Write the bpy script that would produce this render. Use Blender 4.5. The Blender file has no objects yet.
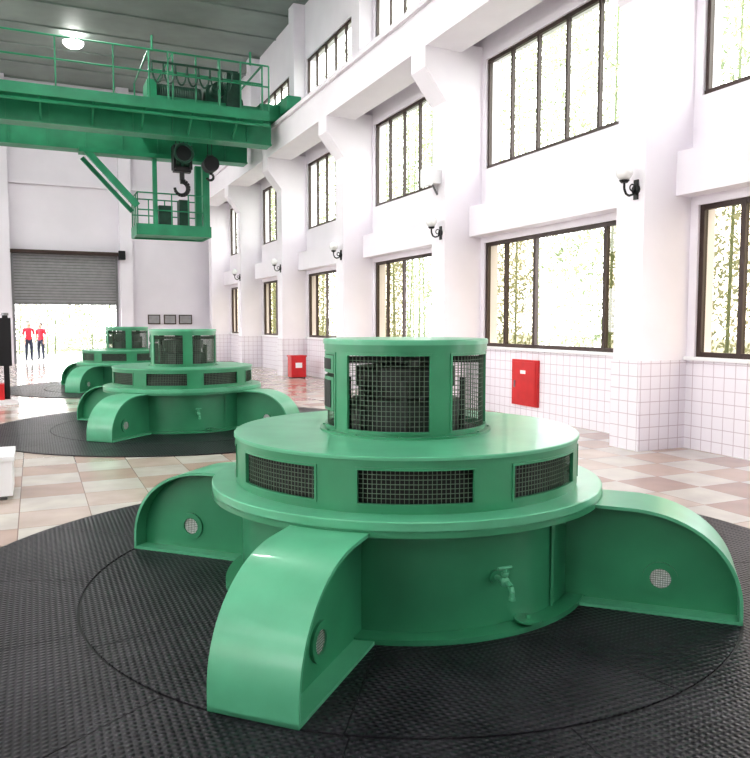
import bpy, bmesh, math, random
import numpy as np
from mathutils import Vector, Matrix
random.seed(7); rng=np.random.default_rng(7)
S=bpy.context.scene
C=S.collection
try:
    S.view_settings.view_transform='Standard'
    S.view_settings.look='Medium High Contrast'
except Exception as e: print('LOOK',e)

# ---------------------------------------------------------------- materials
def mat(name,col,rough=.5,metal=0,noise=0,nscale=6,bump=0,bscale=40,spec=.5,emit=None,coat=0):
    m=bpy.data.materials.new(name); m.use_nodes=True
    nt=m.node_tree; b=nt.nodes['Principled BSDF']
    b.inputs['Base Color'].default_value=(*col,1); b.inputs['Roughness'].default_value=rough
    b.inputs['Metallic'].default_value=metal; b.inputs['Specular IOR Level'].default_value=spec
    b.inputs['Coat Weight'].default_value=coat
    if noise or bump:
        tc=nt.nodes.new('ShaderNodeTexCoord')
    if noise:
        n=nt.nodes.new('ShaderNodeTexNoise'); n.inputs['Scale'].default_value=nscale; n.inputs['Detail'].default_value=5
        r=nt.nodes.new('ShaderNodeValToRGB')
        r.color_ramp.elements[0].position=.3; r.color_ramp.elements[1].position=.7
        r.color_ramp.elements[0].color=(*[c*(1-noise) for c in col],1)
        r.color_ramp.elements[1].color=(*[min(1,c*(1+noise*.6)) for c in col],1)
        nt.links.new(tc.outputs['Object'],n.inputs['Vector']); nt.links.new(n.outputs['Fac'],r.inputs['Fac'])
        nt.links.new(r.outputs['Color'],b.inputs['Base Color'])
    if bump:
        n2=nt.nodes.new('ShaderNodeTexNoise'); n2.inputs['Scale'].default_value=bscale
        bp=nt.nodes.new('ShaderNodeBump'); bp.inputs['Strength'].default_value=bump; bp.inputs['Distance'].default_value=.01
        nt.links.new(tc.outputs['Object'],n2.inputs['Vector']); nt.links.new(n2.outputs['Fac'],bp.inputs['Height'])
        nt.links.new(bp.outputs['Normal'],b.inputs['Normal'])
    if emit:
        b.inputs['Emission Color'].default_value=(*emit[:3],1); b.inputs['Emission Strength'].default_value=emit[3]
    return m
M={}
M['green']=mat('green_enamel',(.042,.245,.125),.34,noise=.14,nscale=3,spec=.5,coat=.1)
M['greenlit']=mat('green_enamel_lit',(.10,.385,.225),.34,noise=.12,nscale=4,coat=.1)  # same enamel; light on tops and arm plates painted in as a lighter tone
M['wire']=mat('mesh_wire',(.12,.18,.13),.5)
M['dark']=mat('dark_interior',(.012,.014,.014),.6)
M['inner']=mat('winding_dark',(.03,.035,.033),.5,noise=.3)
M['bright']=mat('perforated_metal',(.8,.83,.82),.4,metal=.2,noise=.2,nscale=60)
M['craneg']=mat('crane_green',(.03,.27,.14),.4,noise=.2,nscale=2)
M['cranedk']=mat('crane_machinery',(.015,.07,.045),.5,noise=.3)
M['black']=mat('black_iron',(.01,.01,.012),.4)
M['wall']=mat('white_plaster',(.87,.83,.89),.7,noise=.03,nscale=1.5,bump=.05,bscale=60)
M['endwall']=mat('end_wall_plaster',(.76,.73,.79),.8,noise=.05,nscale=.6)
M['frame']=mat('window_frame_bronze',(.05,.03,.025),.4)
M['white']=mat('white_painted',(.85,.85,.87),.4,noise=.02)
M['red']=mat('fire_red',(.60,.025,.03),.4,noise=.1)
M['shutter']=mat('shutter_steel',(.30,.30,.31),.5,metal=.2,noise=.12)
M['globe']=mat('opal_glass',(.9,.9,.9),.2)
M['lampon']=mat('lamp_lens',(1,1,1),.3,emit=(1,1,.95,25))
M['steel']=mat('steel_grey',(.25,.25,.26),.4,metal=.6,noise=.1)
M['skin']=mat('skin',(.55,.33,.24),.5,noise=.05)
M['shirt']=mat('red_cloth',(.65,.03,.05),.8,noise=.15,nscale=20)
M['trouser']=mat('dark_cloth',(.03,.035,.06),.8,noise=.2,nscale=20)
M['hair']=mat('hair_black',(.01,.008,.007),.5,noise=.2,nscale=60)
M['soil']=mat('outdoor_ground',(.25,.26,.22),.9,noise=.25,nscale=.5)
M['bark']=mat('bamboo_culm',(.16,.20,.09),.6,noise=.3)
M['ceil']=mat('ceiling_panel',(.25,.29,.27),.6,noise=.25,nscale=.5)

def tile_mat():
    m=bpy.data.materials.new('white_wall_tiles'); m.use_nodes=True; nt=m.node_tree; b=nt.nodes['Principled BSDF']
    tc=nt.nodes.new('ShaderNodeTexCoord'); sx=nt.nodes.new('ShaderNodeSeparateXYZ'); nt.links.new(tc.outputs['Object'],sx.inputs[0])
    def grid(out,sz,lw,off=0):
        a=nt.nodes.new('ShaderNodeMath'); a.operation='ADD'; a.inputs[1].default_value=100*sz+off; nt.links.new(out,a.inputs[0])
        d=nt.nodes.new('ShaderNodeMath'); d.operation='MODULO'; d.inputs[1].default_value=sz; nt.links.new(a.outputs[0],d.inputs[0])
        c=nt.nodes.new('ShaderNodeMath'); c.operation='LESS_THAN'; c.inputs[1].default_value=lw; nt.links.new(d.outputs[0],c.inputs[0])
        return c.outputs[0]
    xy=nt.nodes.new('ShaderNodeMath'); xy.operation='ADD'; nt.links.new(sx.outputs[0],xy.inputs[0]); nt.links.new(sx.outputs[1],xy.inputs[1])
    g1=grid(xy.outputs[0],.16,.010); g2=grid(sx.outputs[2],.16,.009,.03)
    mx=nt.nodes.new('ShaderNodeMath'); mx.operation='MAXIMUM'; nt.links.new(g1,mx.inputs[0]); nt.links.new(g2,mx.inputs[1])
    mc=nt.nodes.new('ShaderNodeMix'); mc.data_type='RGBA'; mc.inputs[6].default_value=(.85,.81,.87,1); mc.inputs[7].default_value=(.58,.49,.55,1)
    nt.links.new(mx.outputs[0],mc.inputs[0]); nt.links.new(mc.outputs[2],b.inputs['Base Color']); b.inputs['Roughness'].default_value=.18
    return m
M['tile']=tile_mat()

def floor_mat():
    m=bpy.data.materials.new('marble_floor_tiles'); m.use_nodes=True; nt=m.node_tree; b=nt.nodes['Principled BSDF']; L=nt.links.new
    tc=nt.nodes.new('ShaderNodeTexCoord')
    mp=nt.nodes.new('ShaderNodeMapping'); mp.inputs['Scale'].default_value=(1/.55,)*3; mp.inputs['Location'].default_value=(.3,.4,.5); L(tc.outputs['Object'],mp.inputs[0])
    ch=nt.nodes.new('ShaderNodeTexChecker'); ch.inputs['Scale'].default_value=1; L(mp.outputs[0],ch.inputs['Vector'])
    fl=nt.nodes.new('ShaderNodeVectorMath'); fl.operation='FLOOR'; L(mp.outputs[0],fl.inputs[0])
    wn=nt.nodes.new('ShaderNodeTexWhiteNoise'); L(fl.outputs[0],wn.inputs['Vector'])
    rp=nt.nodes.new('ShaderNodeValToRGB'); rp.color_ramp.interpolation='CONSTANT'
    e=rp.color_ramp.elements; e[0].color=(.57,.43,.37,1); e[1].position=.5; e[1].color=(.66,.55,.48,1); x=e.new(.8); x.color=(.47,.33,.29,1)
    L(wn.outputs['Value'],rp.inputs[0])
    mc=nt.nodes.new('ShaderNodeMix'); mc.data_type='RGBA'; mc.inputs[7].default_value=(.69,.64,.58,1); L(ch.outputs['Fac'],mc.inputs[0]); L(rp.outputs[0],mc.inputs[6])
    nz=nt.nodes.new('ShaderNodeTexNoise'); nz.inputs['Scale'].default_value=3; nz.inputs['Detail'].default_value=8; L(tc.outputs['Object'],nz.inputs['Vector'])
    m2=nt.nodes.new('ShaderNodeMix'); m2.data_type='RGBA'; m2.blend_type='MULTIPLY'; m2.inputs[0].default_value=.45
    L(mc.outputs[2],m2.inputs[6]); L(nz.outputs['Fac'],m2.inputs[7])
    fr=nt.nodes.new('ShaderNodeVectorMath'); fr.operation='FRACTION'; L(mp.outputs[0],fr.inputs[0])
    sx=nt.nodes.new('ShaderNodeSeparateXYZ'); L(fr.outputs[0],sx.inputs[0])
    mn=nt.nodes.new('ShaderNodeMath'); mn.operation='MINIMUM'; L(sx.outputs[0],mn.inputs[0]); L(sx.outputs[1],mn.inputs[1])
    lt=nt.nodes.new('ShaderNodeMath'); lt.operation='LESS_THAN'; lt.inputs[1].default_value=.014; L(mn.outputs[0],lt.inputs[0])
    m3=nt.nodes.new('ShaderNodeMix'); m3.data_type='RGBA'; m3.inputs[7].default_value=(.25,.18,.16,1); L(lt.outputs[0],m3.inputs[0]); L(m2.outputs[2],m3.inputs[6])
    L(m3.outputs[2],b.inputs['Base Color']); b.inputs['Roughness'].default_value=.16
    return m
M['floor']=floor_mat()

def rubber():
    m=bpy.data.materials.new('studded_rubber'); m.use_nodes=True; nt=m.node_tree; b=nt.nodes['Principled BSDF']; L=nt.links.new
    tc=nt.nodes.new('ShaderNodeTexCoord'); sx=nt.nodes.new('ShaderNodeSeparateXYZ'); L(tc.outputs['Object'],sx.inputs[0])
    def mth(op,a,bv):
        n=nt.nodes.new('ShaderNodeMath'); n.operation=op
        if hasattr(a,'links') : L(a,n.inputs[0])
        else: n.inputs[0].default_value=a
        if bv is not None:
            if hasattr(bv,'links'): L(bv,n.inputs[1])
            else: n.inputs[1].default_value=bv
        return n.outputs[0]
    w=2*math.pi/.064
    s1=mth('SINE',mth('MULTIPLY',sx.outputs[0],w),None); s2=mth('SINE',mth('MULTIPLY',sx.outputs[1],w),None)
    p=mth('MULTIPLY',s1,s2); p=mth('ABSOLUTE',p,None); p=mth('POWER',p,2.2)
    bp=nt.nodes.new('ShaderNodeBump'); bp.inputs['Strength'].default_value=.85; bp.inputs['Distance'].default_value=.006; L(p,bp.inputs['Height']); L(bp.outputs[0],b.inputs['Normal'])
    nz=nt.nodes.new('ShaderNodeTexNoise'); nz.inputs['Scale'].default_value=2.2; nz.inputs['Detail'].default_value=7; L(tc.outputs['Object'],nz.inputs['Vector'])
    rp=nt.nodes.new('ShaderNodeValToRGB'); e=rp.color_ramp.elements; e[0].position=.35; e[1].position=.75; e[0].color=(.010,.009,.013,1); e[1].color=(.034,.031,.038,1)
    L(nz.outputs['Fac'],rp.inputs[0]); L(rp.outputs[0],b.inputs['Base Color'])
    b.inputs['Roughness'].default_value=.34; b.inputs['Specular IOR Level'].default_value=.25
    return m
M['rubber']=rubber()

def glass(name,tint):
    m=bpy.data.materials.new(name); m.use_nodes=True; nt=m.node_tree; nt.nodes.clear(); L=nt.links.new
    o=nt.nodes.new('ShaderNodeOutputMaterial'); t=nt.nodes.new('ShaderNodeBsdfTransparent'); g=nt.nodes.new('ShaderNodeBsdfGlossy'); mx=nt.nodes.new('ShaderNodeMixShader')
    t.inputs[0].default_value=(*tint,1); g.inputs['Roughness'].default_value=.02; mx.inputs[0].default_value=.07
    L(t.outputs[0],mx.inputs[1]); L(g.outputs[0],mx.inputs[2]); L(mx.outputs[0],o.inputs[0]); return m
M['glass']=glass('clear_glass',(.78,.82,.76)); M['glassy']=glass('tinted_glass',(.46,.42,.32))

def leafmat():
    m=bpy.data.materials.new('bamboo_leaf'); m.use_nodes=True; nt=m.node_tree; nt.nodes.clear(); L=nt.links.new
    o=nt.nodes.new('ShaderNodeOutputMaterial'); d=nt.nodes.new('ShaderNodeBsdfDiffuse'); t=nt.nodes.new('ShaderNodeBsdfTranslucent'); mx=nt.nodes.new('ShaderNodeMixShader'); mx.inputs[0].default_value=.5
    tc=nt.nodes.new('ShaderNodeTexCoord'); nz=nt.nodes.new('ShaderNodeTexNoise'); nz.inputs['Scale'].default_value=.7; nz.inputs['Detail'].default_value=6
    rp=nt.nodes.new('ShaderNodeValToRGB'); e=rp.color_ramp.elements; e[0].position=.35; e[1].position=.65; e[0].color=(.20,.25,.15,1); e[1].color=(.50,.50,.35,1)
    L(tc.outputs['Object'],nz.inputs['Vector']); L(nz.outputs['Fac'],rp.inputs[0]); L(rp.outputs[0],d.inputs[0]); L(rp.outputs[0],t.inputs[0])
    L(d.outputs[0],mx.inputs[1]); L(t.outputs[0],mx.inputs[2]); L(mx.outputs[0],o.inputs[0]); return m
M['leaf']=leafmat()

# ---------------------------------------------------------------- mesh builder
class MB:
    def __init__(s): s.v=[]; s.f=[]; s.m=[]; s.mats=[]
    def mi(s,k):
        if k not in s.mats: s.mats.append(k)
        return s.mats.index(k)
    def add(s,vs,fs,k):
        o=len(s.v); s.v+= [tuple(p) for p in vs]; i=s.mi(k)
        for f in fs: s.f.append(tuple(a+o for a in f)); s.m.append(i)
    def box(s,x0,x1,y0,y1,z0,z1,k):
        vs=[(x,y,z) for z in (z0,z1) for y in (y0,y1) for x in (x0,x1)]
        s.add(vs,[(0,2,3,1),(4,5,7,6),(0,1,5,4),(2,6,7,3),(0,4,6,2),(1,3,7,5)],k)
    def beam(s,p0,p1,w,h,k,up=(0,0,1)):
        p0=Vector(p0);p1=Vector(p1); d=(p1-p0).normalized(); u=Vector(up)
        if abs(d.dot(u))>.98: u=Vector((0,1,0))
        a=d.cross(u).normalized(); b=a.cross(d)
        vs=[p+a*(sx*w/2)+b*(sy*h/2) for p in (p0,p1) for sx,sy in ((-1,-1),(1,-1),(1,1),(-1,1))]
        s.add(vs,[(3,2,1,0),(4,5,6,7),(0,1,5,4),(1,2,6,5),(2,3,7,6),(3,0,4,7)],k)
    def tube(s,p0,p1,r,k,n=10,r1=None):
        p0=Vector(p0);p1=Vector(p1); d=(p1-p0).normalized(); u=Vector((0,0,1)) if abs(d.z)<.95 else Vector((1,0,0))
        a=d.cross(u).normalized(); b=d.cross(a); r1=r if r1 is None else r1
        vs=[];
        for p,rr in ((p0,r),(p1,r1)):
            for i in range(n):
                t=2*math.pi*i/n; vs.append(p+a*(math.cos(t)*rr)+b*(math.sin(t)*rr))
        fs=[(i,(i+1)%n,n+(i+1)%n,n+i) for i in range(n)]+[tuple(range(n))[::-1],tuple(range(n,2*n))]
        s.add(vs,fs,k)
    def path(s,pts,r,k,n=8):
        for a,b in zip(pts,pts[1:]): s.tube(a,b,r,k,n)
    def lathe(s,prof,k,n=96,c=(0,0)):
        vs=[];N=len(prof)
        for i in range(n):
            t=2*math.pi*i/n
            for r,z in prof: vs.append((c[0]+r*math.cos(t),c[1]+r*math.sin(t),z))
        fs=[]
        for i in range(n):
            j=(i+1)%n
            for q in range(N):
                w=(q+1)%N
                fs.append((i*N+q,j*N+q,j*N+w,i*N+w))
        s.add(vs,fs,k)
    def arc(s,r0,r1,z0,z1,a0,a1,k,n=12,c=(0,0)):
        vs=[]
        for i in range(n+1):
            t=a0+(a1-a0)*i/n
            for r,z in ((r0,z0),(r1,z0),(r1,z1),(r0,z1)): vs.append((c[0]+r*math.cos(t),c[1]+r*math.sin(t),z))
        fs=[(0,1,2,3),tuple(4*n+q for q in (3,2,1,0))]
        for i in range(n):
            for q in range(4):
                w=(q+1)%4; fs.append((4*i+q,4*(i+1)+q,4*(i+1)+w,4*i+w))
        s.add(vs,fs,k)
    def sphere(s,c,r,k,n=16,sc=(1,1,1)):
        vs=[];fs=[];m=n//2
        for i in range(m+1):
            ph=math.pi*i/m
            for j in range(n):
                t=2*math.pi*j/n; vs.append((c[0]+r*sc[0]*math.sin(ph)*math.cos(t),c[1]+r*sc[1]*math.sin(ph)*math.sin(t),c[2]+r*sc[2]*math.cos(ph)))
        for i in range(m):
            for j in range(n): fs.append((i*n+j,(i+1)*n+j,(i+1)*n+(j+1)%n,i*n+(j+1)%n))
        s.add(vs,fs,k)
    def torus(s,c,R,r,k,ax='y',n=28,m=8):
        vs=[];fs=[]
        for i in range(n):
            t=2*math.pi*i/n
            for j in range(m):
                q=2*math.pi*j/m; a=(R+r*math.cos(q))*math.cos(t); b=(R+r*math.cos(q))*math.sin(t); h=r*math.sin(q)
                p={'y':(a,h,b),'x':(h,a,b),'z':(a,b,h)}[ax]; vs.append((c[0]+p[0],c[1]+p[1],c[2]+p[2]))
        for i in range(n):
            for j in range(m): fs.append((i*m+j,((i+1)%n)*m+j,((i+1)%n)*m+(j+1)%m,i*m+(j+1)%m))
        s.add(vs,fs,k)
    def mesh(s,name,smooth=True,bevel=0):
        me=bpy.data.meshes.new(name); me.from_pydata(s.v,[],s.f)
        for k in s.mats: me.materials.append(M[k])
        me.polygons.foreach_set('material_index',s.m)
        bm=bmesh.new(); bm.from_mesh(me); bmesh.ops.recalc_face_normals(bm,faces=bm.faces); bm.to_mesh(me); bm.free()
        if smooth:
            me.polygons.foreach_set('use_smooth',[True]*len(me.polygons)); me.set_sharp_from_angle(angle=math.radians(32))
        return me
    def obj(s,name,parent=None,smooth=True,loc=(0,0,0),bevel=0):
        o=bpy.data.objects.new(name,s.mesh(name,smooth)); C.objects.link(o); o.location=loc
        if parent: o.parent=parent
        if bevel:
            b=o.modifiers.new('bev','BEVEL'); b.width=bevel; b.segments=2; b.limit_method='ANGLE'
        return o
def empty(name,loc=(0,0,0)):
    e=bpy.data.objects.new(name,None); C.objects.link(e); e.location=loc; return e

# ---------------------------------------------------------------- room
XW=7.6; YE=32.6; ZC=11.0; YB=-3.6; XL=-6.0
P0=2.2; SP=4.9; PW=.48; XP=6.83
f=MB(); f.box(XL-.3,XW+.3,YB,YE+.3,-.2,0,'floor'); f.obj('floor',smooth=False)
g=MB(); g.box(-60,70,-40,110,-.6,-.22,'soil'); g.obj('ground',smooth=False)
ce=MB(); ce.box(XL-.3,XW+.3,YB,YE+.3,ZC,ZC+.2,'ceil')
for i in range(19):
    y=YB+1+i*1.95
    ce.box(XL,XW,y,y+.06,ZC-.05,ZC,'ceil')
ce.obj('ceiling',smooth=False)
bw=MB(); bw.box(XL-.3,XW+.3,YB-.3,YB,0,ZC,'wall'); bw.box(XL,XW,YB,YB+.012,0,1.13,'tile'); bw.obj('wall_back',smooth=False)
def piers(): return [P0+SP*i for i in range(-1,7)]
ZW=[(1.17,3.07),(4.4,6.35),(8.2,9.4)]
def longwall(name,sgn,xw,lr):
    w=MB(); th=.3
    def bx(xa,xb,y0,y1,z0,z1,k):
        a=xw-sgn*xa; b=xw-sgn*xb; w.box(min(a,b),max(a,b),y0,y1,z0,z1,k)
    zs=[0]+[z for p in ZW for z in p]+[ZC]
    for i in range(0,len(zs),2): bx(-th,0,YB,YE,zs[i],zs[i+1],'wall')
    ps=piers(); wins=[]
    segs=[]; prev=YB
    for p in ps:
        a,b=p+1.08,p+SP-.12
        if a<YB: a=YB+.3
        if b>YE: b=YE-.1
        if b-a<.8: continue
        segs.append((a,b))
    for zi,(z0,z1) in enumerate(ZW):
        prev=YB
        for a,b in segs:
            bx(-th,0,prev,a,z0,z1,'wall'); prev=b; wins.append((a,b,z0,z1,zi))
        bx(-th,0,prev,YE,z0,z1,'wall')
    bx(0,.012,YB,YE,0,1.13,'tile')
    bx(0,.26,YB,YE,3.18,3.72,'wall')
    bx(0,.06,YB,YE,1.13,1.175,'white')
    bx(.45,1.2,YB,YE,6.45,7.12,'wall'); bx(.0,1.28,YB,YE,7.12,7.22,'wall')
    for p in ps:
        if p<YB: continue
        bx(0,.77,p,p+PW,0,6.6,'wall')
        bx(0,.79,p-.012,p+PW+.012,0,1.13,'tile')
        bx(0,.35,p,p+PW,7.2,ZC,'wall')
        pr=[(0.7,5.55),(.77,5.55),(1.2,6.1),(1.2,6.45),(.7,6.45)]
        vs=[(xw-sgn*u,yy,z) for yy in (p-.03,p+PW+.03) for u,z in pr]; n=5
        w.add(vs,[tuple(range(n)),tuple(range(n,2*n))[::-1]]+[(i,(i+1)%n,n+(i+1)%n,n+i) for i in range(n)],'wall')
    o=w.obj(name,smooth=False)
    r=MB(); xa=xw-sgn*.95
    r.box(xa-.04,xa+.04,YB,YE,7.22,7.30,'steel'); r.obj('trim_rail_'+lr,smooth=False)
    return wins
wr=longwall('wall_right',1,XW,'right'); wl=longwall('wall_left',-1,XL,'left')
wn=0
def window(a,b,z0,z1,zi,x,sgn):
    global wn; wn+=1
    w=MB(); t=.065
    x0,x1=(x+.04,x+.10) if sgn>0 else (x-.10,x-.04)
    w.box(x0,x1,a,b,z0,z0+t,'frame'); w.box(x0,x1,a,b,z1-t,z1,'frame')
    if zi==0: fr=[0,.14,.60,.83,1]
    else: fr=[0,.2,.4,.6,.8,1]
    ys=[a+(b-a)*q for q in fr]
    for i,y in enumerate(ys):
        y0=y-(0 if i==0 else t/2)
        if i==len(ys)-1: y0=y-t
        w.box(x0-.003,x1+.003,y0,y0+t*(1 if zi==0 else .75),z0,z1,'frame')
    xm=(x0+x1)/2
    for i in range(len(ys)-1):
        if zi==0 and i==1: continue
        k='glassy' if (zi==0 ) else 'glass'
        w.add([(xm,ys[i],z0),(xm,ys[i+1],z0),(xm,ys[i+1],z1),(xm,ys[i],z1)],[(0,1,2,3)],k)
    w.obj('window_%d'%wn,smooth=False)
for q in wr: window(*q,XW,1)
for q in wl: window(*q,XL,-1)

# end wall with roller door
DX0,DX1,DZ=-.70,3.15,4.35
e=MB()
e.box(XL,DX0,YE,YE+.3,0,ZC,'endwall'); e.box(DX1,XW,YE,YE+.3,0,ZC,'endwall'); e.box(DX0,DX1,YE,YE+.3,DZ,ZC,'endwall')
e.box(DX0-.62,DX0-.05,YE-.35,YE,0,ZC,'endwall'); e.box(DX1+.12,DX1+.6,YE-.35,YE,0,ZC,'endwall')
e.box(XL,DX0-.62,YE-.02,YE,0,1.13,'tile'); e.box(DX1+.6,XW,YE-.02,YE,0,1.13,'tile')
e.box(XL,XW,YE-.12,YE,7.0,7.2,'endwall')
e.obj('wall_end',smooth=False)
d=MB()
nsl=17
for i in range(nsl):
    z=2.4+i*(DZ-2.4)/nsl; h=(DZ-2.4)/nsl
    d.box(DX0,DX1,YE-.02,YE+.03,z+.015,z+h,'shutter'); d.box(DX0,DX1,YE-.005,YE+.02,z,z+.015,'black')
d.box(DX0-.05,DX1+.1,YE-.30,YE+.02,DZ-.03,DZ+.10,'frame')
d.box(DX0-.04,DX0+.05,YE-.06,YE+.06,0,DZ,'steel'); d.box(DX1-.05,DX1+.04,YE-.06,YE+.06,0,DZ,'steel')
d.box(DX0,DX1,YE-.04,YE+.05,2.33,2.41,'steel')
d.box(DX1+.05,DX1+.3,YE-.62,YE-.36,4.15,4.5,'black')
d.obj('door_1',smooth=False)
for i,(x,zz,w) in enumerate([(4.35,1.75,.5),(5.0,1.75,.5),(5.62,1.75,.55)]):
    p=MB(); p.box(x,x+w,YE-.05,YE,zz-.2,zz+.2,'frame'); p.box(x+.04,x+w-.04,YE-.06,YE-.05,zz-.16,zz+.16,'shutter'); p.obj('wall_plaque',smooth=False)

# ---------------------------------------------------------------- rubber mats
GX,GYS=2.118,[4.21,11.95,19.69]
mb=MB()
for (r0,r1,n,off) in ((1.0,1.940,8,.2),(1.955,2.87,14,.1)):
    for i in range(n):
        a0=off+2*math.pi*i/n; a1=off+2*math.pi*(i+1)/n; gq=.003/r1
        mb.arc(r0,r1,.004,.012,a0+gq,a1-gq,'rubber',n=14)
mb.arc(.9,2.87,0,.004,0,2*math.pi,'dark',n=96)
mb.arc(2.872,2.895,0,.011,0,2*math.pi,'black',n=96)
mm=mb.mesh('rubber_mat',smooth=False)
for i,y in enumerate(GYS):
    o=bpy.data.objects.new('rubber_mat',mm); C.objects.link(o); o.location=(GX,y,0)

# ---------------------------------------------------------------- generator
def generator():
    G=MB(); rad=math.radians; A0=243.4
    G.lathe([(.95,0),(1.125,0),(1.125,.028),(1.02,.028),(1.02,.60),(.95,.60)],'green')
    G.lathe([(.5,.585),(1.165,.585),(1.20,.588),(1.20,.635),(1.195,.64),(.5,.64)],'greenlit')
    G.lathe([(1.17,.56),(1.20,.56),(1.20,.595),(1.17,.595)],'green')
    def drum(R,th,z0,z1,o0,o1,cents,half,pitch,k='green'):
        G.arc(R-th,R,z0,o0,0,2*math.pi,k,n=96); G.arc(R-th,R,o1,z1,0,2*math.pi,k,n=96)
        cs=sorted(c%360 for c in cents)
        for i,c in enumerate(cs):
            nx=cs[(i+1)%len(cs)]+(360 if i==len(cs)-1 else 0)
            G.arc(R-th,R,o0,o1,rad(c+half),rad(nx-half),k,n=max(4,int((nx-c-2*half)/4)))
            G.arc(R-th-.003,R-th-.001,o0-.01,o1+.01,rad(c+half+.5),rad(nx-half-.5),'dark',n=max(4,int((nx-c-2*half)/4)))  # dark liner behind the posts: shade inside the drum put into colour
            fa=.014/R
            G.arc(R,R+.005,o0-.014,o0,rad(c-half)-fa,rad(c+half)+fa,k,n=14); G.arc(R,R+.005,o1,o1+.014,rad(c-half)-fa,rad(c+half)+fa,k,n=14)
            G.arc(R,R+.005,o0,o1,rad(c-half)-fa,rad(c-half),k,n=1); G.arc(R,R+.005,o0,o1,rad(c+half),rad(c+half)+fa,k,n=1)
            nv=int(round(rad(2*half)*R/pitch)); t=.003/R/2
            for j in range(1,nv):
                a=rad(c-half)+rad(2*half)*j/nv
                G.arc(R-th-.004,R-th,o0,o1,a-t,a+t,'wire',n=1)
            nh=int(round((o1-o0)/pitch))
            for j in range(1,nh):
                z=o0+(o1-o0)*j/nh
                G.arc(R-th-.006,R-th-.002,z-.0016,z+.0016,rad(c-half),rad(c+half),'wire',n=14)
    drum(1.055,.014,.64,.915,.69,.858,[A0+3+45*i for i in range(8)],16,.024)
    G.arc(.98,.985,.645,.91,0,2*math.pi,'dark',n=64)
    G.lathe([(0.02,.91),(1.065,.91),(1.065,.925),(1.06,.93),(.02,.93)],'greenlit')
    G.lathe([(.02,.931),(.48,.931),(.48,.935),(.02,.935)],'dark',n=48)  # dark floor and roof discs: shade inside the upper drum painted in
    G.lathe([(.02,1.455),(.48,1.455),(.48,1.459),(.02,1.459)],'dark',n=48)
    cu=[A0-13,A0+61.5,A0+133,A0+204,A0-86]
    drum(.5,.012,.93,1.475,.97,1.40,cu,29,.028)
    G.arc(.5,.535,.93,.943,0,2*math.pi,'green',n=96)
    G.lathe([(.01,1.462),(.514,1.462),(.514,1.485),(.508,1.492),(.01,1.492)],'greenlit')
    G.arc(.5,.508,1.425,1.462,0,2*math.pi,'green',n=96)
    for z0,z1 in ((1.29,1.395),(1.06,1.265)):
        G.arc(.5,.505,z0,z1,rad(A0-86-28),rad(A0-86+28),'green',n=12)
        G.arc(.505,.508,z0+.02,z1-.02,rad(A0-86-24),rad(A0-86+24),'dark',n=12)
    G.lathe([(.01,.93),(.34,.93),(.34,1.12),(.28,1.14),(.28,1.2),(.31,1.2),(.31,1.32),(.12,1.34),(.12,1.44),(.01,1.44)],'inner',n=40)
    for i in range(8):
        a=2*math.pi*i/8+.3; G.tube((.36*math.cos(a),.36*math.sin(a),.93),(.36*math.cos(a),.36*math.sin(a),1.25),.02,'inner')
    for i in range(4):
        a=rad(45+90*i+25); G.beam((.12*math.cos(a),.12*math.sin(a),1.36),(.48*math.cos(a),.48*math.sin(a),1.36),.05,.04,'inner')
    UE=1.94
    for q in range(4):
        a=rad(45+90*q); U=Vector((math.cos(a),math.sin(a),0)); V=Vector((-math.sin(a),math.cos(a),0))
        def P(u,v,z): return U*u+V*v+Vector((0,0,z))
        out=[(.9,.583),(1.1,.583),(1.34,.580)]
        cx,cz,ra,rb=1.34,.08,UE-1.34,.50
        for i in range(1,19):
            t=math.pi/2*(1-i/18); out.append((cx+ra*math.cos(t)**.94,cz+rb*max(0,math.sin(t))**.94))
        out.append((UE,0))
        inn=[]
        for i,(u,z) in enumerate(out):
            if i<3: inn.append((u,z-.018))
            elif i==len(out)-1: inn.append((u-.018,0))
            else:
                t=math.pi/2*(1-(i-2)/18); inn.append((u-.018*math.cos(t),z-.018*math.sin(t)))
        W=.21; n=len(out); vs=[]
        for (u,z),(ui,zi) in zip(out,inn):
            vs+=[P(u,-W,z),P(u,W,z),P(ui,W,zi),P(ui,-W,zi)]
        fs=[(0,1,2,3),tuple(4*(n-1)+k for k in (3,2,1,0))]
        for i in range(n-1):
            for c in range(4):
                w=(c+1)%4; fs.append((4*i+c,4*i+w,4*(i+1)+w,4*(i+1)+c))
        G.add(vs,fs,'greenlit')
        poly=[(.9,.0)]+[(UE-.015,.0)]+inn[::-1][1:]
        for v0 in (-.105,.093):
            m=len(poly); vs=[P(u,v0,z) for u,z in poly]+[P(u,v0+.012,z) for u,z in poly]
            G.add(vs,[tuple(range(m)),tuple(range(m,2*m))[::-1]]+[(i,(i+1)%m,m+(i+1)%m,m+i) for i in range(m)],'green')
            sg=-1 if v0<0 else 1; vf=v0 if sg<0 else v0+.012
            HU,HZ=1.53,.175
            for r0,r1,h,k in ((.056,.092,.014,'green'),(0,.056,.003,'bright')):
                N=28; vs=[]
                for i in range(N):
                    t=2*math.pi*i/N
                    for r,hh in ((r0,0),(r0,h),(r1,h),(r1,0)):
                        vs.append(P(HU+r*math.cos(t),vf+sg*hh,HZ+r*math.sin(t)))
                fs=[(4*i+c,4*i+(c+1)%4,4*((i+1)%N)+(c+1)%4,4*((i+1)%N)+c) for i in range(N) for c in range(4)]
                G.add(vs,fs,k)
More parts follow.
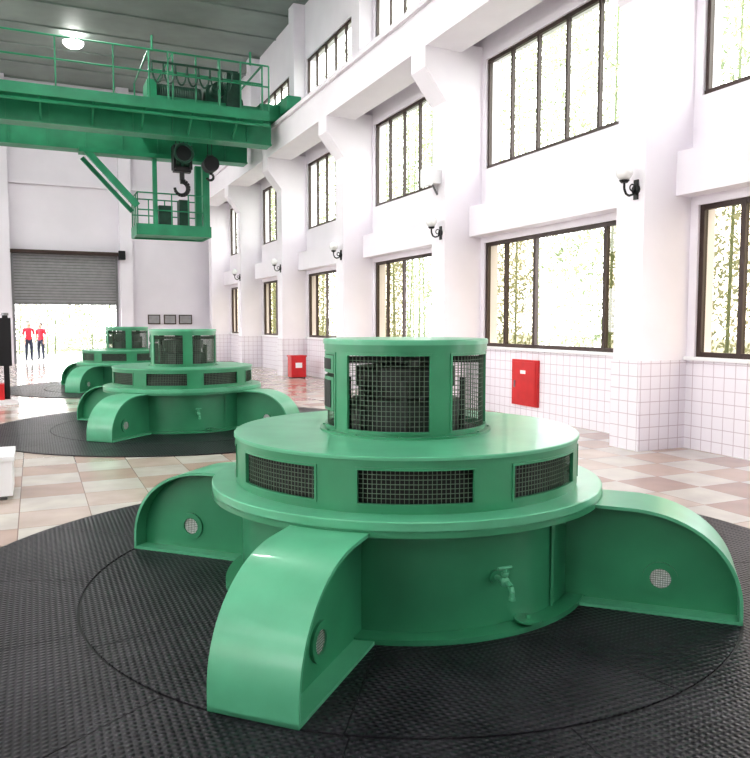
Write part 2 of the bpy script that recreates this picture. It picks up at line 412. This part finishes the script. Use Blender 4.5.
            for i in range(-4,5):
                hw=math.sqrt(max(0,.056**2-(i*.0125)**2))
                G.beam(P(HU-hw,vf+sg*.005,HZ+i*.0125),P(HU+hw,vf+sg*.005,HZ+i*.0125),.002,.002,'wire')
                G.beam(P(HU+i*.0125,vf+sg*.005,HZ-hw),P(HU+i*.0125,vf+sg*.005,HZ+hw),.002,.002,'wire',up=U)
        vs=[P(u,v,z) for z in (0,.018) for u,v in ((.95,-W),(UE,-W),(UE,W),(.95,W))]
        G.add(vs,[(0,3,2,1),(4,5,6,7),(0,1,5,4),(1,2,6,5),(2,3,7,6),(3,0,4,7)],'greenlit')
    a=rad(A0+27); U=Vector((math.cos(a),math.sin(a),0)); V=Vector((-math.sin(a),math.cos(a),0)); Z=Vector((0,0,1))
    def Q(u,v,z): return U*(u+.05)+V*v+Z*(z-.015)
    G.tube(Q(.965,0,.30),Q(.985,0,.30),.035,'green',14); G.tube(Q(.97,0,.30),Q(1.09,0,.30),.014,'greenlit'); G.sphere(Q(1.06,0,.30),.026,'greenlit')
    G.tube(Q(1.06,0,.30),Q(1.06,0,.365),.011,'greenlit'); G.tube(Q(1.06,-.04,.37),Q(1.06,.04,.37),.009,'greenlit'); G.tube(Q(1.06,0,.33),Q(1.06,0,.345),.02,'greenlit')
    G.path([Q(1.09,0,.30),Q(1.115,0,.29),Q(1.125,0,.265),Q(1.125,0,.225)],.014,'greenlit'); G.tube(Q(1.125,0,.24),Q(1.125,0,.225),.018,'greenlit')
    a=rad(A0+36); c=(1.09*math.cos(a),1.09*math.sin(a))
    G.lathe([(.005,.045),(.07,.045),(.07,.055),(.005,.055)],'green',n=24,c=c); G.lathe([(.005,.0),(.022,.0),(.022,.045),(.005,.045)],'green',n=16,c=c)
    G.tube((c[0],c[1],.055),(c[0],c[1],.075),.012,'green')
    for q in (A0+52,A0-8+180):
        a=rad(q); G.beam((1.025*math.cos(a),1.025*math.sin(a),.03),(1.025*math.cos(a),1.025*math.sin(a),.59),.02,.02,'green')
    for i in range(12):
        a=2*math.pi*i/12; G.tube((.518*math.cos(a),.518*math.sin(a),.94),(.518*math.cos(a),.518*math.sin(a),.95),.007,'green',6)
    return G.mesh('hydro_generator')
gm=generator()
for y in GYS:
    o=bpy.data.objects.new('hydro_generator',gm); C.objects.link(o); o.location=(GX,y,.0125)

# ---------------------------------------------------------------- crane
cr=empty('overhead_crane')
DZc=-.33
def rail(b,x0,x1,y,z,h=1.1,step=1.2,k='craneg',r=.022):
    n=max(1,int(abs(x1-x0)/step))
    for i in range(n+1):
        x=x0+(x1-x0)*i/n; b.tube((x,y,z),(x,y,z+h),r,k,6)
    for zz in (h,h*.55): b.tube((x0,y,z+zz),(x1,y,z+zz),r,k,6)
b=MB(); YN,YF=20.9,23.5; GR=6.2
for yc in (YN,YF):
    b.box(XL+1.3,GR,yc-.2,yc+.2,6.9,7.52,'craneg')
    b.box(XL+1.3,GR,yc-.3,yc+.3,7.52,7.56,'craneg'); b.box(XL+1.3,GR,yc-.27,yc+.27,6.86,6.9,'craneg')
    for i in range(12):
        x=XL+1.5+i*1.0
        if x>GR-.1: continue
        for s in (-1,1): b.box(x,x+.03,yc+s*.2 if s>0 else yc-.26,yc+.26 if s>0 else yc-.2,6.9,7.52,'craneg')
    b.box(XL+1.3,GR,yc-.03,yc+.03,7.56,7.63,'steel')
b.box(XL+1.4,GR-.3,YN-1.05,YN-.3,7.42,7.48,'craneg'); b.box(XL+1.4,GR-.3,YN-1.08,YN-1.05,7.3,7.56,'craneg')
for i in range(10):
    x=XL+1.5+i*1.2
    if x<GR-.3: b.beam((x,YN-1.0,7.42),(x,YN-.22,6.95),.05,.05,'craneg')
b.tube((XL+1.4,YN-1.0,7.2),(GR-.3,YN-1.0,7.2),.04,'craneg',8)
rail(b,XL+1.4,GR-.3,YN-1.03,7.54,1.2)
rail(b,XL+1.4,2.4,YF+.6,7.54,1.1)
b.box(XL+1.4,GR-.3,YF+.3,YF+.65,7.48,7.54,'craneg')
for x in (XW-.95,XL+.95):
    b.box(x-.2,x+.2,YN-.9,YF+.9,7.72,8.1,'craneg')
    for y in (YN-.6,YF+.6): b.tube((x-.08,y,7.79),(x+.08,y,7.79),.16,'cranedk',20)
for y in (YN,YF):
    b.box(5.9,6.85,y-.2,y+.2,7.56,8.0,'craneg'); b.box(-5.2,-4.4,y-.2,y+.2,7.56,8.0,'craneg')
b.obj('bridge_girders',cr,smooth=False,loc=(0,0,DZc))
t=MB(); TX0,TX1=2.9,5.9
t.box(TX0,TX1,YN-.15,YN+.15,7.72,7.9,'craneg'); t.box(TX0,TX1,YF-.15,YF+.15,7.72,7.9,'craneg')
for x in (TX0,TX1-.2,4.3): t.box(x,x+.2,YN,YF,7.7,7.9,'craneg')
for x in (TX0+.4,TX1-.4):
    for y in (YN,YF): t.tube((x,y-.06,7.76),(x,y+.06,7.76),.14,'cranedk',18)
t.tube((3.2,22.0,8.25),(4.5,22.0,8.25),.3,'cranedk',24)
for i in range(20): t.torus((3.25+i*.062,22.0,8.25),.3,.022,'cranedk','x',24,6)
t.box(4.6,5.1,21.6,22.4,7.9,8.6,'cranedk'); t.tube((5.1,22,8.2),(5.7,22,8.2),.22,'cranedk',20)
t.tube((4.8,21.2,8.3),(4.8,20.9,8.3),.2,'cranedk',16)
t.box(3.0,3.25,21.6,22.4,7.9,8.55,'craneg')
t.box(5.3,5.8,22.6,23.2,7.9,8.8,'craneg')
for z in (8.95,8.45): t.tube((TX0,YN-.4,z),(TX1,YN-.4,z),.025,'craneg',6)
for i in range(6): t.tube((TX0+i*.6,YN-.4,7.75),(TX0+i*.6,YN-.4,8.95),.025,'craneg',6)
t.box(TX0,TX1,YN-.45,YN,7.7,7.74,'craneg')
# festoon cable loops hanging from a track
for i in range(7):
    x=3.1+i*.3; pts=[(x+.15*math.sin(math.pi*(j/8-.5)),YN-.5,8.62-.5*math.sin(math.pi*j/8)) for j in range(9)]
    t.path(pts,.024,'cranedk',6)
t.tube((2.95,YN-.5,8.64),(5.2,YN-.5,8.64),.03,'cranedk',6)
t.box(4.95,5.35,YN-.3,YN+.1,7.74,8.7,'cranedk')
t.beam((TX0,YN-.4,8.95),(TX0,YF,8.95),.04,.04,'craneg'); t.beam((TX1,YN-.4,8.95),(TX1,YF,8.95),.04,.04,'craneg')
t.beam((TX0,YN-.4,7.8),(TX0+.6,YN-.4,8.95),.03,.03,'craneg')
for x in (TX0,TX1): t.tube((x,YF,7.8),(x,YF,8.95),.025,'craneg',6)
t.tube((TX0+.1,YN-.3,8.95),(TX0+.1,YN-.3,9.35),.03,'craneg',6); t.tube((TX1-.3,YN-.3,8.95),(TX1-.3,YN-.3,9.3),.03,'craneg',6)
t.obj('trolley',cr,loc=(0,0,DZc+.0))
h=MB(); hx,hy=3.98,22.1
for dx in (-.16,-.06,.06,.16):
    h.tube((hx+dx,hy,6.4),(hx+dx,hy,7.8),.012,'black',6)
for dx in (-.14,0,.14): h.tube((hx+dx-.05,hy,6.35),(hx+dx+.05,hy,6.35),.32,'cranedk',24)
h.box(hx-.26,hx-.2,hy-.2,hy+.2,5.95,6.6,'black'); h.box(hx+.2,hx+.26,hy-.2,hy+.2,5.95,6.6,'black')
h.box(hx-.24,hx+.24,hy-.12,hy+.12,5.88,6.02,'black'); h.tube((hx,hy,5.9),(hx,hy,5.65),.07,'black')
h.tube((hx,hy-.34,6.35),(hx,hy-.2,6.35),.25,'black',24); h.torus((hx,hy-.34,6.35),.25,.04,'cranedk','y',24,6)
pts=[]
for i in range(15):
    a=math.radians(100-i*20); pts.append((hx+.19*math.cos(a)-.02,hy,5.44+.2*math.sin(a)))
for i in range(14): h.tube(pts[i],pts[i+1],.08-.003*i,'black',8)
h.obj('main_hook',cr)
h=MB(); hx,hy=4.78,22.1
for dx in (-.06,.06): h.tube((hx+dx,hy,6.2),(hx+dx,hy,7.8),.01,'black',6)
h.tube((hx-.08,hy,6.2),(hx+.08,hy,6.2),.25,'cranedk',20); h.tube((hx,hy-.25,6.15),(hx,hy+.1,6.15),.22,'black',20)
for i in range(10):
    a=math.radians(100-i*26); a2=math.radians(100-(i+1)*26)
    h.tube((hx+.1*math.cos(a),hy,5.82+.1*math.sin(a)),(hx+.1*math.cos(a2),hy,5.82+.1*math.sin(a2)),.035,'black',8)
h.obj('auxiliary_hook',cr)
c=MB(); cx0,cx1,cy0,cy1=2.85,4.95,23.0,24.3
c.box(cx0,cx1,cy0,cy1,4.22,4.32,'craneg')
for y in (cy0,cy1): c.box(cx0,cx1,y-.04,y+.04,4.18,4.5,'craneg')
for x in (cx0,cx1): c.box(x-.04,x+.04,cy0,cy1,4.18,4.5,'craneg')
c.box(cx1-.2,cx1,cy0,cy0+.2,4.2,6.5,'craneg'); c.box(cx1-.2,cx1,cy1-.2,cy1,4.2,6.5,'craneg')
for y in (cy0,cy1): rail(c,cx0,cx1-.15,y,4.3,1.1,.4,r=.02)
for i in range(4):
    y=cy0+(cy1-cy0)*i/3; c.tube((cx0,y,4.3),(cx0,y,5.4),.02,'craneg',6)
c.tube((cx0,cy0,5.4),(cx0,cy1,5.4),.02,'craneg',6)
c.box(3.5,3.9,cy0+.3,cy0+.7,4.32,5.1,'cranedk'); c.box(4.1,4.4,cy0+.3,cy0+.7,4.32,5.3,'cranedk')
c.beam((1.45,cy0,6.5),(2.85,cy0,5.0),.12,.18,'craneg'); c.beam((1.45,cy1,6.5),(2.85,cy1,5.0),.1,.12,'craneg')
for i in range(8):
    k=i/8; c.beam((1.45+1.4*k,cy0,6.5-1.5*k),(1.45+1.4*k,cy0+.5,6.5-1.5*k),.04,.03,'craneg')
c.box(1.3,5.2,cy0-.08,cy0+.4,6.40,6.53,'craneg')
c.box(3.3,3.42,cy0,cy0+.12,4.3,6.5,'craneg')
c.obj('operator_platform',cr,smooth=False)

# ---------------------------------------------------------------- ceiling lamps and added fill
lamps=[(1.45,y) for y in (-1,6,13,20,27)]+[(-3.5,y) for y in (2.5,9.5,16.5,23.5)]  # only the far lamp of the first row is seen; others added for fill
for (x,y) in lamps:
    l=MB(); l.lathe([(.05,0),(.30,-.10),(.36,-.16),(.34,-.16),(.05,-.05)],'steel',n=28,c=(0,0)); l.tube((0,0,-.01),(0,0,.13),.05,'steel')
    l.sphere((0,0,-.17),.31,'lampon',20,(1,1,.55))
    o=l.obj('high_bay_or_fill_lamp',loc=(x,y,ZC-.13))
    ld=bpy.data.lights.new('lamp_fill_light','AREA'); ld.shape='DISK'; ld.size=.5; ld.energy=110; ld.color=(1,.98,.95)
    lo=bpy.data.objects.new('lamp_fill_light',ld); C.objects.link(lo); lo.parent=o; lo.location=(0,0,-.36)

# ---------------------------------------------------------------- sconces
for sgn,xx in ((1,XP),(-1,XL+.77)):
    for p in piers():
        if p<YB or p>31: continue
        s=MB()
        def q(u,y,z): return (-sgn*u,y,z)
        s.tube(q(0,0,-.02),q(.03,0,-.02),.06,'black',14); s.box(min(0,-sgn*.02),max(0,-sgn*.02),-.035,.035,-.14,.10,'black')
        pts=[q(.02,0,-.02),q(.06,0,-.08),q(.12,0,-.10),q(.17,0,-.08),q(.2,0,-.02),q(.2,0,.05)]
        s.path(pts,.014,'black',8); s.torus(q(.07,0,.0),.04,.009,'black','y',16,6)
        s.lathe([(.005,.05),(.04,.05),(.065,.08),(.005,.08)],'black',n=16,c=(-sgn*.2,0))
        s.sphere(q(.2,0,.175),.10,'globe',20)
        s.obj('wall_sconce',loc=(xx,p+PW*.28,3.26))
fl=MB(); fl.box(-.2,0,-.15,.15,-.12,.12,'white'); fl.box(-.26,-.2,-.18,.18,-.16,.16,'white'); fl.tube((0,0,-.3),(-.12,0,-.1),.02,'steel'); fl.obj('floodlight',loc=(XP,P0+2*SP+.28,4.25),smooth=False)

# ---------------------------------------------------------------- fire cabinets etc
fc=MB(); fc.box(-.05,0,-.36,.36,0,.78,'red'); fc.box(-.06,-.05,-.32,.32,.04,.74,'red'); fc.box(-.064,-.06,-.05,.10,.54,.60,'white'); fc.box(-.075,-.06,.24,.27,.3,.42,'steel')
fc.obj('fire_hose_cabinet',loc=(XW-.012,10.5,.2),smooth=False,bevel=.006)
fx=MB(); fx.box(-.22,.22,-.18,.18,.03,.62,'red'); fx.box(-.24,.24,-.2,.2,.62,.66,'red'); fx.box(-.2,.2,-.16,.16,0,.03,'black'); fx.box(-.1,.1,-.19,-.18,.3,.45,'white')
fx.obj('fire_extinguisher_box',loc=(6.97,20.9,0),smooth=False)

st=MB(); st.box(-.55,.1,-.3,.3,0,.09,'white'); st.box(-.15,-.05,-.05,.05,.09,1.75,'black'); st.box(-.45,0,-.07,-.05,.75,1.7,'black'); st.box(-.35,-.15,-.2,.2,.09,.4,'red'); st.tube((-.1,0,1.75),(-.1,0,1.8),.07,'steel')
st.obj('display_stand',loc=(-.42,16.6,0),smooth=False)
st=MB(); st.box(-.6,.05,-.3,.3,.04,.36,'white'); st.box(-.62,.07,-.32,.32,.36,.40,'white'); st.box(-.55,0,-.25,.25,0,.04,'steel'); st.box(-.2,-.19,-.302,-.3,.08,.34,'steel')
st.obj('white_floor_cabinet',loc=(-.27,7.75,0),smooth=False,bevel=.008)

# ---------------------------------------------------------------- people
def person(loc,rot,shirt='shirt',h=1.65,pose=0):
    P=[(0,0,.93),(0,0,1.08),(0,.0,1.25),(0,0,1.38),(0,-.005,1.45),(0,-.01,1.52)]
    R=[.13,.12,.145,.10,.052,.05]
    E=[(0,1),(1,2),(2,3),(3,4),(4,5)]
    for s in (-1,1):
        o=len(P)
        if pose==0 or s<0: arm=[(s*.17,0,1.37),(s*.215,.02,1.12),(s*.20,-.08,.90),(s*.195,-.10,.83)]
        else: arm=[(s*.17,0,1.37),(s*.23,-.03,1.13),(s*.12,-.22,1.12),(s*.08,-.27,1.14)]
        P+=arm; R+=[.065,.047,.033,.03]; E+=[(3,o),(o,o+1),(o+1,o+2),(o+2,o+3)]
        o=len(P); P+=[(s*.09,0,.86),(s*.105,-.02,.48),(s*.11,.02,.09),(s*.12,-.12,.045)]; R+=[.095,.062,.042,.038]; E+=[(0,o),(o,o+1),(o+1,o+2),(o+2,o+3)]
    me=bpy.data.meshes.new('sk'); me.from_pydata(P,E,[]); ob=bpy.data.objects.new('sk',me); C.objects.link(ob)
    ob.modifiers.new('s','SKIN'); sub=ob.modifiers.new('u','SUBSURF'); sub.levels=2
    for i,v in enumerate(me.skin_vertices[0].data): v.radius=(R[i],R[i]*(.72 if i<4 else 1)); v.use_root=(i==0)
    dg=bpy.context.evaluated_depsgraph_get(); em=bpy.data.meshes.new_from_object(ob.evaluated_get(dg))
    vs=[tuple(v.co) for v in em.vertices]; bpy.data.objects.remove(ob)
    B=MB(); B.v+=vs
    for p in em.polygons:
        c=p.center
        if c.z>1.43: k='skin'
        elif c.z<.08: k='black'
        elif abs(c.x)>.145 or (c.y<-.14 and c.z>.8):
            k='skin' if (c.z<1.17) and c.z>.5 else shirt
        elif c.z<.93: k='trouser'
        else: k=shirt
        if c.z<.80: k='black' if c.z<.08 else 'trouser'
        B.f.append(tuple(p.vertices)); B.m.append(B.mi(k))
    B.sphere((0,-.015,1.585),.105,'skin',20,(.74,.9,1.12)); B.sphere((0,.008,1.615),.108,'hair',20,(.80,.92,1.0))
    B.sphere((0,-.112,1.575),.014,'skin',8,(1,1.2,1.6))
    for s in (-1,1):
        B.sphere((s*.03,-.098,1.595),.011,'hair',8,(1.3,.6,.7)); B.sphere((s*.08,-.01,1.585),.02,'skin',8,(.5,1,1.5))
    B.box(-.022,.022,-.105,-.095,1.53,1.536,'shirt')
    for s in (-1,1):
        w=Vector(P[9] if s<0 else P[17])
        dr=Vector((0,-.25,-1)).normalized() if (pose==0 or s<0) else Vector((-.2*s,-1,.1)).normalized()
        B.sphere(w+dr*.03,.035,'skin',10,(.5,.9,1.1))
        for i in range(4):
            off=Vector((0,-.026+i*.017,0)) if (pose==0 or s<0) else Vector((0,0,-.026+i*.017))
            a=w+dr*.05+off; m=a+dr*(.035+.004*(i in(1,2))); e=m+dr*.025+Vector((-s*.012,0,0))
            B.tube(a,m,.009,'skin',6); B.tube(m,e,.008,'skin',6,.006)
        a=w+dr*.02+Vector((-s*.01,-.03,0)); B.tube(a,a+dr*.03+Vector((-s*.01,-.025,0)),.010,'skin',6,.008)
    o=B.obj('person',loc=loc); o.rotation_euler=(0,0,rot); o.scale=(h/1.69,)*3
person((-.22,34.6,-.0),.3,pose=1); person((.25,35.6,-.0),-.5,pose=0,h=1.6)
ap=MB(); ap.box(-8,9,YE+.3,42,-.2,0,'soil'); ap.obj('forecourt',smooth=False)

# ---------------------------------------------------------------- vegetation
def grove(name,n,lo,hi,culms,nc,ls):
    nc0=n//60
    cc=rng.uniform(lo,hi,(nc0,3)); c=cc[rng.integers(0,nc0,n)]+rng.normal(size=(n,3))*np.array([.5,.7,.6])
    c=np.clip(c,lo,hi)
    a=rng.normal(size=(n,3)); a[:,2]-=.6; a/=np.linalg.norm(a,axis=1)[:,None]
    b=np.cross(a,rng.normal(size=(n,3))); b/=np.linalg.norm(b,axis=1)[:,None]
    L=rng.uniform(ls[0],ls[1],(n,1)); w=L*.34
    v=np.stack([c-a*L,c+b*w,c+a*L,c-b*w],1).reshape(-1,3)
    B=MB(); B.add(v.tolist(),[(4*i,4*i+1,4*i+2,4*i+3) for i in range(n)],'leaf')
    for i in range(nc):
        x,y=rng.uniform(culms[0][0],culms[0][1]),rng.uniform(culms[1][0],culms[1][1]); t=rng.uniform(-.4,.4,2)
        B.tube((x,y,-.3),(x+t[0],y+t[1],hi[2]),.05,'bark',6,.02)
    me=bpy.data.meshes.new(name); me.from_pydata(B.v,[],B.f)
    for k in B.mats: me.materials.append(M[k])
    me.polygons.foreach_set('material_index',B.m)
    o=bpy.data.objects.new(name,me); C.objects.link(o)
grove('bamboo_grove',150000,(14,-2,0),(19,60,15),((14.5,18.5),(0,58)),70,(.06,.13))
grove('tree_thicket',36000,(-10,46,0),(11,50,5.5),((-9,10.5),(46,50)),20,(.06,.13))

# ---------------------------------------------------------------- world
w=bpy.data.worlds.new('overcast'); S.world=w; w.use_nodes=True; nt=w.node_tree
bg=nt.nodes['Background']; bg.inputs[0].default_value=(.98,.96,1,1); bg.inputs[1].default_value=9.0

cam=bpy.data.cameras.new('camera'); co=bpy.data.objects.new('camera',cam); C.objects.link(co)
cam.sensor_width=36; cam.lens=36.0; cam.sensor_fit='HORIZONTAL'
co.location=(0,0,1.6); co.rotation_euler=(math.radians(90-4.27),0,math.radians(-24.4)); cam.clip_end=300
S.camera=co
